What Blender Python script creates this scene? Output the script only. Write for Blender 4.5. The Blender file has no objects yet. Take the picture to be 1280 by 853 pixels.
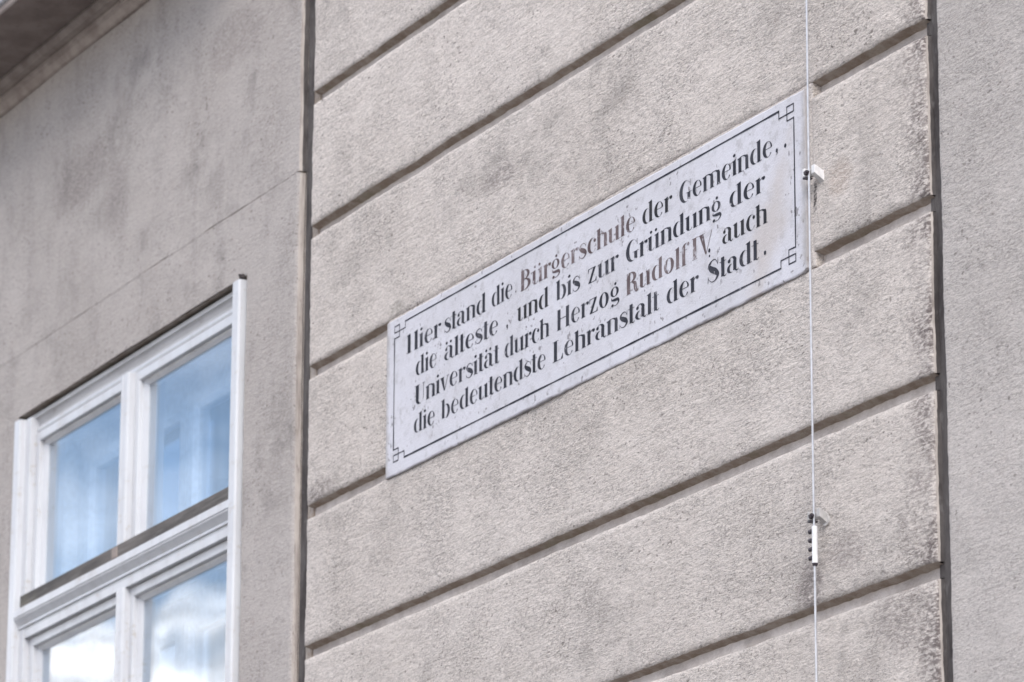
import bpy, math, random
import numpy as np
from mathutils import Vector, Matrix
random.seed(7)
sc = bpy.context.scene
col = sc.collection
GZ = 1.6            # camera height; every height below measured as camera height + offset

# ---------------------------------------------------------------- camera
cam_d = bpy.data.cameras.new('camera'); cam = bpy.data.objects.new('camera', cam_d); col.objects.link(cam)
yaw, pitch, roll = -1.09567, 0.27685, 0.003426
f = Vector((math.sin(yaw)*math.cos(pitch), math.cos(yaw)*math.cos(pitch), math.sin(pitch)))
r = f.cross(Vector((0, 0, 1))).normalized(); u = r.cross(f)
c, s = math.cos(roll), math.sin(roll)
r, u = c*r + s*u, -s*r + c*u
cam.matrix_world = Matrix(((r.x, u.x, -f.x, 0), (r.y, u.y, -f.y, -4.0), (r.z, u.z, -f.z, GZ), (0, 0, 0, 1)))
cam_d.sensor_width = 36; cam_d.lens = 5483.0/1280*36
cam_d.clip_end = 500
cam_d.dof.use_dof = True; cam_d.dof.focus_distance = 8.35; cam_d.dof.aperture_fstop = 7.6; cam_d.dof.aperture_blades = 7
sc.camera = cam
# ---------------------------------------------------------------- light
SUN = Vector((0.90, -0.42, 0.62)).normalized()     # direction towards the sun (thin cloud in front of it)
w = bpy.data.worlds.new('World'); sc.world = w; w.use_nodes = True
N = w.node_tree.nodes; L = w.node_tree.links; N.clear()
def nd(tree, t, **k):
    n = tree.nodes.new(t)
    for a, b in k.items(): setattr(n, a, b)
    return n
T = w.node_tree
sky = nd(T, 'ShaderNodeTexSky', sky_type='NISHITA', sun_disc=False)
sky.sun_elevation = math.asin(SUN.z); sky.sun_rotation = math.atan2(SUN.x, SUN.y)
sky.air_density = 1.1; sky.dust_density = .5; sky.ozone_density = 4.0
tc = nd(T, 'ShaderNodeTexCoord')
sep = nd(T, 'ShaderNodeSeparateXYZ'); L.new(tc.outputs['Generated'], sep.inputs[0])
def wnoise(scale, detail, rough, sz=1.0, off=(0, 0, 0)):
    mp = nd(T, 'ShaderNodeMapping'); mp.inputs['Scale'].default_value = (1, 1, sz); mp.inputs['Location'].default_value = off
    L.new(tc.outputs['Generated'], mp.inputs[0])
    n = nd(T, 'ShaderNodeTexNoise'); n.inputs['Scale'].default_value = scale; n.inputs['Detail'].default_value = detail
    n.inputs['Roughness'].default_value = rough; L.new(mp.outputs[0], n.inputs[0]); return n.outputs[0]
def wmath(op, a, b=None, cl=False):
    m = nd(T, 'ShaderNodeMath', operation=op, use_clamp=cl)
    for i, v in enumerate((a, b)):
        if v is None: continue
        if isinstance(v, (int, float)): m.inputs[i].default_value = v
        else: L.new(v, m.inputs[i])
    return m.outputs[0]
def wrange(v, a, b, c0=0.0, c1=1.0):
    m = nd(T, 'ShaderNodeMapRange', interpolation_type='SMOOTHSTEP'); L.new(v, m.inputs[0])
    for i, x in enumerate((a, b, c0, c1)): m.inputs[i+1].default_value = x
    return m.outputs[0]
fine = wnoise(20, 5, .58, 1.5, (.4, .2, .9))
big = wnoise(2.6, 7, .6, 2.0, (3.1, 1.2, 0.4))
# a bank of cumulus low over the roofs, broken cloud higher up
edge = wmath('ADD', sep.outputs[2], wmath('MULTIPLY', wmath('SUBTRACT', fine, .5), .085))
bank = wrange(edge, .194, .232, 1.0, 0.0)
high = wmath('MULTIPLY', wrange(big, .44, .60), wrange(sep.outputs[2], .34, .50))
veil = wmath('MULTIPLY', wrange(wnoise(9, 4, .5, 2.0, (.7, 0, 0)), .36, .70), .26)
cl = wmath('MAXIMUM', wmath('MAXIMUM', bank, high), veil)
cshade = wrange(wnoise(34, 6, .62, 4.0, (1, 5, 2)), .34, .66, .58, 1.08)
ccol = nd(T, 'ShaderNodeMixRGB', blend_type='MULTIPLY'); ccol.inputs[0].default_value = 1.0
ccol.inputs[1].default_value = (15.0, 14.6, 14.6, 1); L.new(cshade, ccol.inputs[2])
mx = nd(T, 'ShaderNodeMixRGB'); L.new(cl, mx.inputs[0]); L.new(sky.outputs[0], mx.inputs[1]); L.new(ccol.outputs[0], mx.inputs[2])
bg = nd(T, 'ShaderNodeBackground'); bg.inputs[1].default_value = 0.14
wo = nd(T, 'ShaderNodeOutputWorld'); L.new(mx.outputs[0], bg.inputs[0]); L.new(bg.outputs[0], wo.inputs[0])

sun_d = bpy.data.lights.new('sun', 'SUN'); sun = bpy.data.objects.new('sun', sun_d); col.objects.link(sun)
sun_d.energy = 1.5; sun_d.angle = math.radians(24); sun_d.color = (1.0, .955, .90)
sun.rotation_euler = (-SUN).to_track_quat('-Z', 'Y').to_euler(); sun.location = SUN*40
sc.view_settings.view_transform = 'Standard'; sc.view_settings.look = 'None'
sc.view_settings.gamma = 1; sc.view_settings.use_curve_mapping = False
sc.view_settings.exposure = 0.66
sc.render.engine = 'CYCLES'

# ---------------------------------------------------------------- materials
class Mat:
    def __init__(s, name):
        s.m = bpy.data.materials.new(name); s.m.use_nodes = True; s.t = s.m.node_tree; s.n = s.t.nodes; s.l = s.t.links
        s.b = s.n['Principled BSDF']; s.out = s.n['Material Output']
        g = s.n.new('ShaderNodeNewGeometry'); s.pos = g.outputs['Position']
        s.sep = s.n.new('ShaderNodeSeparateXYZ'); s.l.new(s.pos, s.sep.inputs[0])
    def put(s, sock, v):
        if isinstance(v, (int, float)): sock.default_value = v
        elif isinstance(v, tuple): sock.default_value = v if len(v) == 4 else (*v, 1)
        else: s.l.new(v, sock)
    def noise(s, scale, detail=3, rough=.5, stretch=(1, 1, 1), off=(0, 0, 0), dist=0.0):
        mp = s.n.new('ShaderNodeMapping'); mp.inputs['Scale'].default_value = stretch; mp.inputs['Location'].default_value = off
        s.l.new(s.pos, mp.inputs[0]); n = s.n.new('ShaderNodeTexNoise'); s.l.new(mp.outputs[0], n.inputs[0])
        n.inputs['Scale'].default_value = scale; n.inputs['Detail'].default_value = detail; n.inputs['Roughness'].default_value = rough
        n.inputs['Distortion'].default_value = dist
        return n.outputs[0]
    def vor(s, scale, stretch=(1, 1, 1), feat='F1'):
        mp = s.n.new('ShaderNodeMapping'); mp.inputs['Scale'].default_value = stretch
        s.l.new(s.pos, mp.inputs[0]); n = s.n.new('ShaderNodeTexVoronoi'); n.feature = feat; s.l.new(mp.outputs[0], n.inputs[0])
        n.inputs['Scale'].default_value = scale; return n.outputs[0]
    def rng(s, v, a, b, c0=0.0, c1=1.0):
        m = s.n.new('ShaderNodeMapRange'); m.interpolation_type = 'SMOOTHSTEP'; s.put(m.inputs[0], v)
        for i, x in enumerate((a, b, c0, c1)): m.inputs[i+1].default_value = x
        return m.outputs[0]
    def math(s, op, a, b=0.0):
        m = s.n.new('ShaderNodeMath'); m.operation = op; s.put(m.inputs[0], a); s.put(m.inputs[1], b); return m.outputs[0]
    def mix(s, fac, a, b, mode='MIX'):
        m = s.n.new('ShaderNodeMixRGB'); m.blend_type = mode; s.put(m.inputs[0], fac); s.put(m.inputs[1], a); s.put(m.inputs[2], b)
        return m.outputs[0]
    def bump(s, h, dist, strength=1.0, nrm=None):
        b = s.n.new('ShaderNodeBump'); b.inputs['Distance'].default_value = dist; b.inputs['Strength'].default_value = strength
        s.put(b.inputs['Height'], h)
        if nrm is not None: s.l.new(nrm, b.inputs['Normal'])
        return b.outputs[0]
    def done(s, colr, rough=.9, nrm=None, spec=.3, metal=0.0):
        s.put(s.b.inputs['Base Color'], colr); s.put(s.b.inputs['Roughness'], rough)
        s.b.inputs['Specular IOR Level'].default_value = spec; s.b.inputs['Metallic'].default_value = metal
        if nrm is not None: s.l.new(nrm, s.b.inputs['Normal'])
        return s.m

BLOCK_X0, BLOCK_X1 = -8.792, -6.183      # rusticated field
def stucco(name, base, warm, grime_edge=None, grain=1.0, blotch=0.5, spots=(), streaky=.2):
    m = Mat(name)
    big = m.noise(1.7, 6, .62, (1, 1, .8), (2.3, 0, 1.1)); mid = m.noise(9, 6, .65, (1, 1, 1.3), (.2, 0, 7.1))
    colr = m.mix(m.rng(big, .35, .68), base, warm)
    oi = m.n.new('ShaderNodeObjectInfo')      # every bed of render was mixed and laid separately
    colr = m.mix(1.0, colr, m.rng(oi.outputs['Random'], 0, 1, .93, 1.03), 'MULTIPLY')
    # grain: pits darker, crumbs paler
    g1 = m.noise(300, 3, .62, (.5, 1, 1.25), dist=.6); g2 = m.noise(120, 4, .68, (.55, 1, 1.5), (3, 0, 2), dist=.5); g3 = m.noise(420, 2, .5, (.6, 1, 1.1)); g4 = m.noise(230, 4, .7, (.55, 1, 1.3), (8, 0, 4), dist=1.2)
    # washed out grey soiling in clouds
    soil = m.math('MULTIPLY', m.rng(m.noise(3.1, 8, .70, (1, 1, .8), (5, 0, 3)), .47, .70), m.rng(mid, .36, .66))
    colr = m.mix(m.math('MULTIPLY', soil, blotch), colr, tuple(v*.48 for v in base))
    streak = m.math('MULTIPLY', m.rng(m.noise(9, 6, .66, (1.0, 1, .22), (4, 0, 6)), .50, .72), m.rng(g2, .36, .60, .3, 1))
    colr = m.mix(m.math('MULTIPLY', streak, blotch*streaky), colr, tuple(v*.50 for v in base))
    # warm brownish and pale patches
    colr = m.mix(m.rng(m.noise(22, 5, .7, off=(9, 0, 1)), .56, .74, 0, .22), colr, (.34, .25, .215))
    colr = m.mix(m.rng(m.noise(14, 5, .7, off=(1, 0, 9)), .52, .75, 0, .30), colr, tuple(min(1, v*1.18) for v in base))
    vary = m.math('MULTIPLY', m.rng(m.noise(2.4, 5, .6, off=(7, 0, 5)), .34, .66, .62, 1.0), m.rng(m.noise(11, 4, .6, (.7, 1, 1), off=(2, 0, 5)), .36, .62, .70, 1.0))
    pits = m.math('MULTIPLY', m.rng(g1, .47, .36), m.rng(mid, .30, .60, .35, 1.0))
    colr = m.mix(m.math('MULTIPLY', m.math('MULTIPLY', pits, vary), .92*grain), colr, tuple(v*.40 for v in base))
    colr = m.mix(m.rng(g1, .54, .68, 0, .38*grain), colr, tuple(min(1, v*1.22) for v in base))
    # hairline creases between the trowelled crumbs
    cr = m.rng(m.math('ABSOLUTE', m.math('SUBTRACT', g4, .5)), .055, .008)
    colr = m.mix(m.math('MULTIPLY', m.math('MULTIPLY', cr, m.math('MULTIPLY', vary, m.rng(g2, .44, .57))), .98*grain), colr, tuple(v*.30 for v in base))
    # dark specks
    sp = m.math('MULTIPLY', m.rng(m.noise(120, 2, .5, (.6, 1, 1.1), off=(4, 0, 8)), .62, .70), m.rng(m.noise(5, 3, .6, off=(6, 0, 6)), .38, .60))
    colr = m.mix(m.math('MULTIPLY', sp, .65), colr, (.10, .085, .075))
    if grime_edge is not None:
        # splashed soot beside the upright joint
        wob = m.math('ADD', m.sep.outputs[0], m.math('MULTIPLY', m.math('SUBTRACT', m.noise(16, 5, .7, (1, 1, .6)), .5), .17))
        e = m.math('MULTIPLY', m.rng(wob, grime_edge-.12, grime_edge+.005), m.math('MULTIPLY', m.rng(g2, .40, .58, .10, 1), m.rng(m.noise(13, 4, .65, (1, 1, .7), (8, 0, 8)), .38, .60, .25, 1)))
        colr = m.mix(m.math('MULTIPLY', e, .92), colr, (.13, .105, .10))
    for (sx, sz, rx, rz, am, cc) in spots:
        d = m.math('ADD', m.math('POWER', m.math('DIVIDE', m.math('SUBTRACT', m.sep.outputs[0], sx), rx), 2.0), m.math('POWER', m.math('DIVIDE', m.math('SUBTRACT', m.sep.outputs[2], GZ+sz), rz), 2.0))
        k = m.math('MULTIPLY', m.rng(m.math('ADD', d, m.math('MULTIPLY', m.math('SUBTRACT', mid, .5), 2.6)), 1.1, .1), m.rng(g2, .34, .58, .15, 1))
        colr = m.mix(m.math('MULTIPLY', k, am), colr, cc)
    h = m.math('ADD', m.math('MULTIPLY', g1, .8), m.math('ADD', m.math('MULTIPLY', g2, 1.3), m.math('ADD', m.math('MULTIPLY', g3, .25), m.math('MULTIPLY', m.noise(48, 4, .6, (.3, 1, 2.2), (5, 0, 5), dist=.5), 1.1))))
    return m.done(colr, .93, m.bump(m.math('MULTIPLY', h, vary), .0034*grain, .9), .2)
M = {}
DK = (.15, .125, .12)
M['block'] = stucco('rough_render', (.612, .554, .514), (.567, .510, .469), BLOCK_X1, 1.0, .75, [(-8.72, 2.36, .09, .05, .6, DK), (-6.60, 1.72, .06, .07, .7, DK), (-6.47, 1.77, .08, .04, .42, DK), (-6.563, 2.455, .010, .035, .95, (.03, .025, .025)), (-6.48, 2.47, .05, .04, .35, (.30, .21, .15)), (-8.33, 2.70, .05, .02, .6, (.27, .25, .22)), (-7.85, 2.86, .12, .03, .4, DK), (-6.30, 1.62, .10, .08, .4, DK)])
M['bay'] = stucco('bay_render', (.445, .405, .382), (.398, .359, .336), None, .62, .85, [(-10.25, 3.55, .22, .10, .45, DK), (-10.0, 3.42, .10, .12, .35, DK), (-9.25, 3.62, .2, .08, .35, DK)], .55)
M['pier'] = stucco('pier_render', (.530, .487, .460), (.480, .440, .413), None, .75, .40)
def groove_mat():
    m = Mat('soiled_joint'); n = m.noise(30, 6, .7); n2 = m.noise(7, 4, .6, off=(3, 0, 0))
    colr = m.mix(m.rng(n, .35, .65), (.30, .245, .205), (.42, .37, .33))
    colr = m.mix(m.rng(n2, .55, .68, 0, .45), colr, (.24, .225, .155))
    return m.done(colr, .95, m.bump(m.math('ADD', n, m.noise(150, 3, .6)), .003, .8), .15)
M['joint'] = groove_mat()
def bed_mat():
    m = Mat('pale_joint_bed'); n = m.noise(20, 6, .7); n2 = m.noise(6, 4, .6, off=(3, 0, 0))
    colr = m.mix(m.rng(n, .35, .65), (.46, .41, .38), (.58, .53, .50))
    colr = m.mix(m.rng(n2, .48, .66, 0, .6), colr, (.31, .275, .255))
    return m.done(colr, .95, m.bump(m.math('ADD', n, m.noise(200, 3, .6)), .002, .8), .15)
M['bed'] = bed_mat()
def channel_mat():  # channel dirt, darkened further to paint in the shade of the recess
    m = Mat('soiled_shaded_channel'); n = m.noise(24, 6, .7, (1, 1, .25)); n2 = m.noise(60, 4, .6, (1, 1, .5), (3, 0, 0))
    colr = m.mix(m.rng(n, .35, .65), (.055, .048, .047), (.115, .104, .10))
    colr = m.mix(m.rng(n2, .55, .70, 0, .5), colr, (.17, .16, .155))
    return m.done(colr, .95, m.bump(n2, .003, .8), .15)
M['channel'] = channel_mat()
def edge_mat():
    m = Mat('bare_arris'); n = m.noise(60, 6, .7, (1, 1, .10)); n2 = m.noise(90, 4, .6, (1, 1, .35))
    colr = m.mix(m.rng(n, .35, .68), (.47, .42, .385), (.27, .235, .215))
    colr = m.mix(m.rng(n2, .58, .72, 0, .6), colr, (.16, .135, .12))
    return m.done(colr, .92, m.bump(n2, .003, .8), .15)
M['arris'] = edge_mat()
def cornice_mat():  # soffit tone, darker brown than the bed moulds
    m = Mat('dark_cornice'); n = m.noise(11, 6, .65); n2 = m.noise(60, 4, .6)
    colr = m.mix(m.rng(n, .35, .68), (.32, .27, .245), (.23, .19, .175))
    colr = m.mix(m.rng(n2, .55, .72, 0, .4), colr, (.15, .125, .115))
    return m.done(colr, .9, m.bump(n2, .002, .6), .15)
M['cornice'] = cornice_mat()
M['mould'] = (lambda m: m.done(m.mix(m.rng(m.noise(14, 6, .65), .35, .7), (.46, .40, .365), (.30, .25, .225)), .9, m.bump(m.noise(60, 4, .6), .002, .6), .15))(Mat('bed_mould_render'))
M['fascia'] = (lambda m: m.done(m.mix(m.rng(m.noise(12, 5, .6), .4, .7), (.52, .52, .55), (.36, .37, .38)), .8))(Mat('cornice_fascia'))
def paint_mat():
    m = Mat('white_gloss_paint'); n = m.noise(12, 6, .65, (1, 1, .35)); n2 = m.noise(55, 4, .6, (.3, 1, 1))
    colr = m.mix(m.rng(n, .38, .70), (.58, .585, .605), (.52, .52, .54))
    colr = m.mix(m.math('MULTIPLY', m.rng(n2, .54, .72), m.rng(n, .42, .6)), colr, (.46, .43, .40))
    return m.done(colr, m.rng(n, .3, .7, .30, .50), m.bump(m.math('ADD', n2, m.noise(200, 2, .5)), .0006, .5), .45)
M['paint'] = paint_mat()
def head_mat():  # worn white paint, base darkened to carry the shade on the head
    m = Mat('worn_shaded_white_paint'); n = m.noise(14, 6, .65, (.3, 1, 1)); n2 = m.noise(70, 4, .6, (.3, 1, 1))
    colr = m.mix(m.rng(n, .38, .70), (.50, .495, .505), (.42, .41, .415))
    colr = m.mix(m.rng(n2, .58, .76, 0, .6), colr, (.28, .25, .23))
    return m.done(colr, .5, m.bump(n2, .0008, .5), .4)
M['shaded_paint'] = head_mat()
def wood_mat():
    m = Mat('bare_grey_wood'); n = m.noise(18, 6, .7, (.12, 1, 1.5)); n2 = m.noise(120, 4, .7, (.06, 1, 1)); n3 = m.noise(5, 3, .6)
    colr = m.mix(m.rng(n, .38, .66), (.075, .069, .066), (.150, .134, .124))
    colr = m.mix(m.rng(n2, .50, .68, 0, .5), colr, (.22, .205, .195))
    colr = m.mix(m.rng(n3, .58, .68, 0, .35), colr, (.15, .14, .10))
    return m.done(colr, .8, m.bump(n2, .0015, .8), .25)
M['wood'] = wood_mat()
def plaque_mat():
    m = Mat('pale_marble'); n = m.noise(3.5, 6, .65, (1, 1, 1.5), (1, 0, 0)); n2 = m.noise(40, 5, .7)
    colr = m.mix(m.rng(n, .36, .66), (.575, .565, .605), (.505, .493, .52))
    colr = m.mix(m.rng(n2, .50, .70, 0, .70), colr, (.40, .385, .40))
    # faint brown tide mark near the right end
    dx = m.math('SUBTRACT', m.sep.outputs[0], -6.72); dz = m.math('SUBTRACT', m.sep.outputs[2], GZ+2.43)
    wob = m.math('MULTIPLY', m.math('SUBTRACT', m.noise(14, 5, .7), .5), .10)
    d = m.math('ADD', m.math('ADD', m.math('ABSOLUTE', m.math('ADD', dx, m.math('MULTIPLY', dz, -.45))), m.math('MULTIPLY', m.math('ABSOLUTE', dz), .35)), wob)
    colr = m.mix(m.rng(d, .10, .015, 0, .55), colr, (.46, .40, .36))
    # lichen and pits
    sp = m.math('MULTIPLY', m.rng(m.noise(75, 2, .5, off=(2, 0, 5)), .64, .70), m.rng(m.noise(9, 3, .6, off=(6, 0, 2)), .46, .58))
    colr = m.mix(m.math('MULTIPLY', sp, .75), colr, (.16, .145, .15))
    # soiled margin
    ex = m.math('ADD', m.math('ABSOLUTE', m.math('SUBTRACT', m.sep.outputs[0], -7.475)), m.math('MULTIPLY', m.noise(28, 5, .7), .045))
    colr = m.mix(m.rng(ex, .890, .915, 0, .75), colr, (.33, .30, .28))
    return m, colr, n2
def mk_plaque():
    m, colr, n2 = plaque_mat(); return m.done(colr, .62, m.bump(m.math('ADD', n2, m.noise(220, 3, .6)), .0014, .6), .35)
M['plaque'] = mk_plaque()
def letter_mat(name, ink, ink2, wear):
    m, stone, n2 = plaque_mat(); m.m.name = name
    n = m.noise(85, 5, .7, (1, 1, .6), (3, 0, 4)); nb = m.noise(11, 4, .6, off=(7, 0, 4))
    inkc = m.mix(m.rng(nb, .40, .65), ink, ink2)
    k = m.rng(m.math('ADD', n, m.math('MULTIPLY', m.math('SUBTRACT', nb, .5), .5)), wear, wear+.14, 0, .80)
    return m.done(m.mix(k, inkc, stone), .7, m.bump(n2, .0012, .6), .25)
M['ink'] = letter_mat('faded_black_lettering', (.012, .013, .022), (.040, .040, .052), .62)
M['ink_strong'] = letter_mat('fresh_black_lettering', (.010, .010, .014), (.022, .021, .024), .74)
M['ink_brown'] = letter_mat('faded_brown_lettering', (.082, .056, .060), (.155, .118, .120), .56)
def simple(name, colr, rough, metal=0.0, spec=.5, bs=60, bd=.0004):
    m = Mat(name); n = m.noise(bs, 4, .6)
    return m.done(m.mix(m.rng(n, .35, .7), colr, tuple(v*.8 for v in colr[:3])), rough, m.bump(n, bd, .5), spec, metal)
M['steel'] = simple('galvanised_steel', (.54, .54, .56), .38, .5)
M['clip'] = simple('pale_coated_metal', (.74, .725, .72), .4)
M['tube'] = simple('white_metal_tube', (.78, .77, .77), .4)
M['clip_old'] = simple('greyed_coated_metal', (.47, .45, .435), .5)
M['bolt'] = simple('dark_bolt_metal', (.055, .045, .055), .45, .3)
M['room'] = simple('room_plaster', (.26, .25, .24), .9, bd=.001)
M['inner'] = simple('inner_white_paint', (.80, .80, .80), .45)
M['stain'] = simple('rust_streak', (.05, .04, .04), .9)
def ground_mat():
    m = Mat('asphalt'); n = m.noise(3, 6, .6); n2 = m.noise(140, 3, .6)
    return m.done(m.mix(m.rng(n, .4, .7), (.060, .058, .056), (.045, .044, .043)), .9, m.bump(n2, .004, .8), .3)
M['asphalt'] = ground_mat()
M['paving'] = simple('granite_paving', (.20, .19, .18), .85, bs=20, bd=.002)
def glass_mat():
    m = bpy.data.materials.new('window_glass'); m.use_nodes = True; t = m.node_tree; t.nodes.clear(); l = t.links
    o = t.nodes.new('ShaderNodeOutputMaterial'); mixs = t.nodes.new('ShaderNodeMixShader')
    tr = t.nodes.new('ShaderNodeBsdfTransparent'); tr.inputs[0].default_value = (.88, .93, .985, 1)
    gl = t.nodes.new('ShaderNodeBsdfGlossy'); gl.inputs['Roughness'].default_value = .0; gl.inputs[0].default_value = (.95, .98, 1, 1)
    fr = t.nodes.new('ShaderNodeFresnel'); bf = t.nodes.new('ShaderNodeNewGeometry'); io = t.nodes.new('ShaderNodeMapRange'); l.new(bf.outputs['Backfacing'], io.inputs[0])
    io.inputs[3].default_value = 1.52; io.inputs[4].default_value = 1/1.52; l.new(io.outputs[0], fr.inputs[0])      # same reflectance leaving the glass
    g = t.nodes.new('ShaderNodeNewGeometry'); n = t.nodes.new('ShaderNodeTexNoise'); n.inputs['Scale'].default_value = 2.2
    n.inputs['Detail'].default_value = 1; l.new(g.outputs['Position'], n.inputs[0])
    b = t.nodes.new('ShaderNodeBump'); b.inputs['Distance'].default_value = .0035; b.inputs['Strength'].default_value = .6
    l.new(n.outputs[0], b.inputs['Height']); l.new(b.outputs[0], gl.inputs['Normal'])
    # both faces of the pane reflect: slightly more than the clean Fresnel term
    mm = t.nodes.new('ShaderNodeMath'); mm.operation = 'MULTIPLY_ADD'; mm.inputs[1].default_value = 1.55; mm.inputs[2].default_value = .01
    mm.use_clamp = True; l.new(fr.outputs[0], mm.inputs[0]); l.new(mm.outputs[0], mixs.inputs[0])
    l.new(tr.outputs[0], mixs.inputs[1]); l.new(gl.outputs[0], mixs.inputs[2]); l.new(mixs.outputs[0], o.inputs[0])
    return m
M['glass'] = glass_mat()

# ---------------------------------------------------------------- helpers
def tag(o, label=None, cat=None, group=None, kind=None):
    if label: o['label'] = label
    if cat: o['category'] = cat
    if group: o['group'] = group
    if kind: o['kind'] = kind
    return o
def empty(name, loc):
    o = bpy.data.objects.new(name, None); o.location = loc; col.objects.link(o); o.empty_display_size = .1; return o
def link(name, me, mats, parent=None, smooth=False):
    o = bpy.data.objects.new(name, me); col.objects.link(o)
    for m in (mats if isinstance(mats, (list, tuple)) else [mats]): me.materials.append(m)
    if parent is not None:
        base = Vector((0, 0, 0)); p = parent
        while p is not None: base += p.location; p = p.parent
        o.parent = parent; o.location = -base         # mesh data is in world coordinates
    if smooth: me.polygons.foreach_set('use_smooth', [True]*len(me.polygons))
    return o
def mesh(name, verts, faces):
    me = bpy.data.meshes.new(name); me.from_pydata([tuple(v) for v in verts], [], faces); me.update(); return me
class MB:
    def __init__(s): s.v = []; s.f = []
    def add(s, v, f): o = len(s.v); s.v += v; s.f += [tuple(i+o for i in q) for q in f]
    def box(s, x0, x1, y0, y1, z0, z1, bev=0.0):
        if bev <= 0:
            s.add([(x, y, z) for z in (z0, z1) for y in (y0, y1) for x in (x0, x1)],
                  [(0, 2, 3, 1), (4, 5, 7, 6), (0, 1, 5, 4), (2, 6, 7, 3), (0, 4, 6, 2), (1, 3, 7, 5)]); return
        b = bev; ids = {}; V = []; F = []
        for ix, x in enumerate((x0, x1)):
            for iy, y in enumerate((y0, y1)):
                for iz, z in enumerate((z0, z1)):
                    sx, sy, sz = (1, -1)[ix]*b, (1, -1)[iy]*b, (1, -1)[iz]*b
                    for a, p in enumerate(((x, y+sy, z+sz), (x+sx, y, z+sz), (x+sx, y+sy, z))):
                        ids[ix, iy, iz, a] = len(V); V.append(p)
        g = lambda *k: ids[k]
        for i in (0, 1):
            F.append((g(i,0,0,0), g(i,1,0,0), g(i,1,1,0), g(i,0,1,0))); F.append((g(0,i,0,1), g(1,i,0,1), g(1,i,1,1), g(0,i,1,1)))
            F.append((g(0,0,i,2), g(1,0,i,2), g(1,1,i,2), g(0,1,i,2)))
            for j in (0, 1):
                F.append((g(i,j,0,0), g(i,j,1,0), g(i,j,1,1), g(i,j,0,1))); F.append((g(i,0,j,0), g(i,1,j,0), g(i,1,j,2), g(i,0,j,2)))
                F.append((g(0,i,j,1), g(1,i,j,1), g(1,i,j,2), g(0,i,j,2)))
                for k in (0, 1): F.append((g(i,j,k,0), g(i,j,k,1), g(i,j,k,2)))
        s.add(V, F)
    def prism_x(s, prof, x0, x1):      # prof: (y,z) loop
        n = len(prof); s.add([(x0, y, z) for y, z in prof]+[(x1, y, z) for y, z in prof],
              [(i, (i+1) % n, (i+1) % n+n, i+n) for i in range(n)]+[tuple(range(n))[::-1], tuple(range(n, 2*n))])
    def prism_z(s, prof, z0, z1):      # prof: (x,y) loop
        n = len(prof); s.add([(x, y, z0) for x, y in prof]+[(x, y, z1) for x, y in prof],
              [(i, (i+1) % n, (i+1) % n+n, i+n) for i in range(n)]+[tuple(range(n))[::-1], tuple(range(n, 2*n))])
    def ring(s, loops):                # loops: (x0,x1,z0,z1,y) mitred rectangular rings
        V = []; F = []
        for x0, x1, z0, z1, y in loops: V += [(x0, y, z0), (x1, y, z0), (x1, y, z1), (x0, y, z1)]
        for k in range(len(loops)-1):
            for i in range(4): a, b = k*4+i, k*4+(i+1) % 4; F.append((a, b, b+4, a+4))
        s.add(V, F)
    def cyl(s, p, q, rad, n=16, rad2=None):
        p, q = Vector(p), Vector(q); d = (q-p).normalized(); a = d.orthogonal().normalized(); b = d.cross(a); rad2 = rad if rad2 is None else rad2
        V = [tuple(p+rad*(math.cos(t)*a+math.sin(t)*b)) for t in [2*math.pi*i/n for i in range(n)]]
        V += [tuple(q+rad2*(math.cos(t)*a+math.sin(t)*b)) for t in [2*math.pi*i/n for i in range(n)]]
        s.add(V, [(i, (i+1) % n, (i+1) % n+n, i+n) for i in range(n)]+[tuple(range(n))[::-1], tuple(range(n, 2*n))])
    def hull(s, pts8): s.add(pts8, [(0, 1, 2, 3), (4, 7, 6, 5), (0, 4, 5, 1), (1, 5, 6, 2), (2, 6, 7, 3), (3, 7, 4, 0)])
    def build(s, name, mat, parent=None, bevel=0.0, fix=True):
        me = mesh(name, s.v, s.f)
        if fix:
            import bmesh
            bm = bmesh.new(); bm.from_mesh(me); bmesh.ops.recalc_face_normals(bm, faces=bm.faces)
            if bevel: bmesh.ops.bevel(bm, geom=[e for e in bm.edges if len(e.link_faces) == 2 and e.calc_face_angle(0) > .5], offset=bevel, segments=2, affect='EDGES', profile=.6)
            bm.to_mesh(me); bm.free()
        return link(name, me, mat, parent)

rs = np.random.RandomState(5); TAB = rs.rand(256, 256)
def vnoise(x, z, sc_, seed=0):
    x = x*sc_+seed*37.7+1000; z = z*sc_+seed*91.3+1000
    xi = np.floor(x).astype(int); zi = np.floor(z).astype(int); fx = x-xi; fz = z-zi
    fx = fx*fx*(3-2*fx); fz = fz*fz*(3-2*fz)
    t = lambda a, b: TAB[a % 256, b % 256]
    return (t(xi, zi)*(1-fx)+t(xi+1, zi)*fx)*(1-fz)+(t(xi, zi+1)*(1-fx)+t(xi+1, zi+1)*fx)*fz-.5
def relief(x, z, amp=1.0):
    h = .0050*vnoise(x, z, 2.3, 1)+.0030*vnoise(x, z, 7.0, 2)
    h += amp*(.0012*vnoise(x, z, 28, 3)+.0011*vnoise(x*.6, z*1.5, 62, 4)+.0013*vnoise(x*.6, z*1.5, 110, 5))
    return h
DEPTH = .022
SIDE_MATS = {'L': (2, 3, 3), 'R': (2, 2, 3)}  # inner rings use the dark channel tone, shade painted towards the bed
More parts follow.
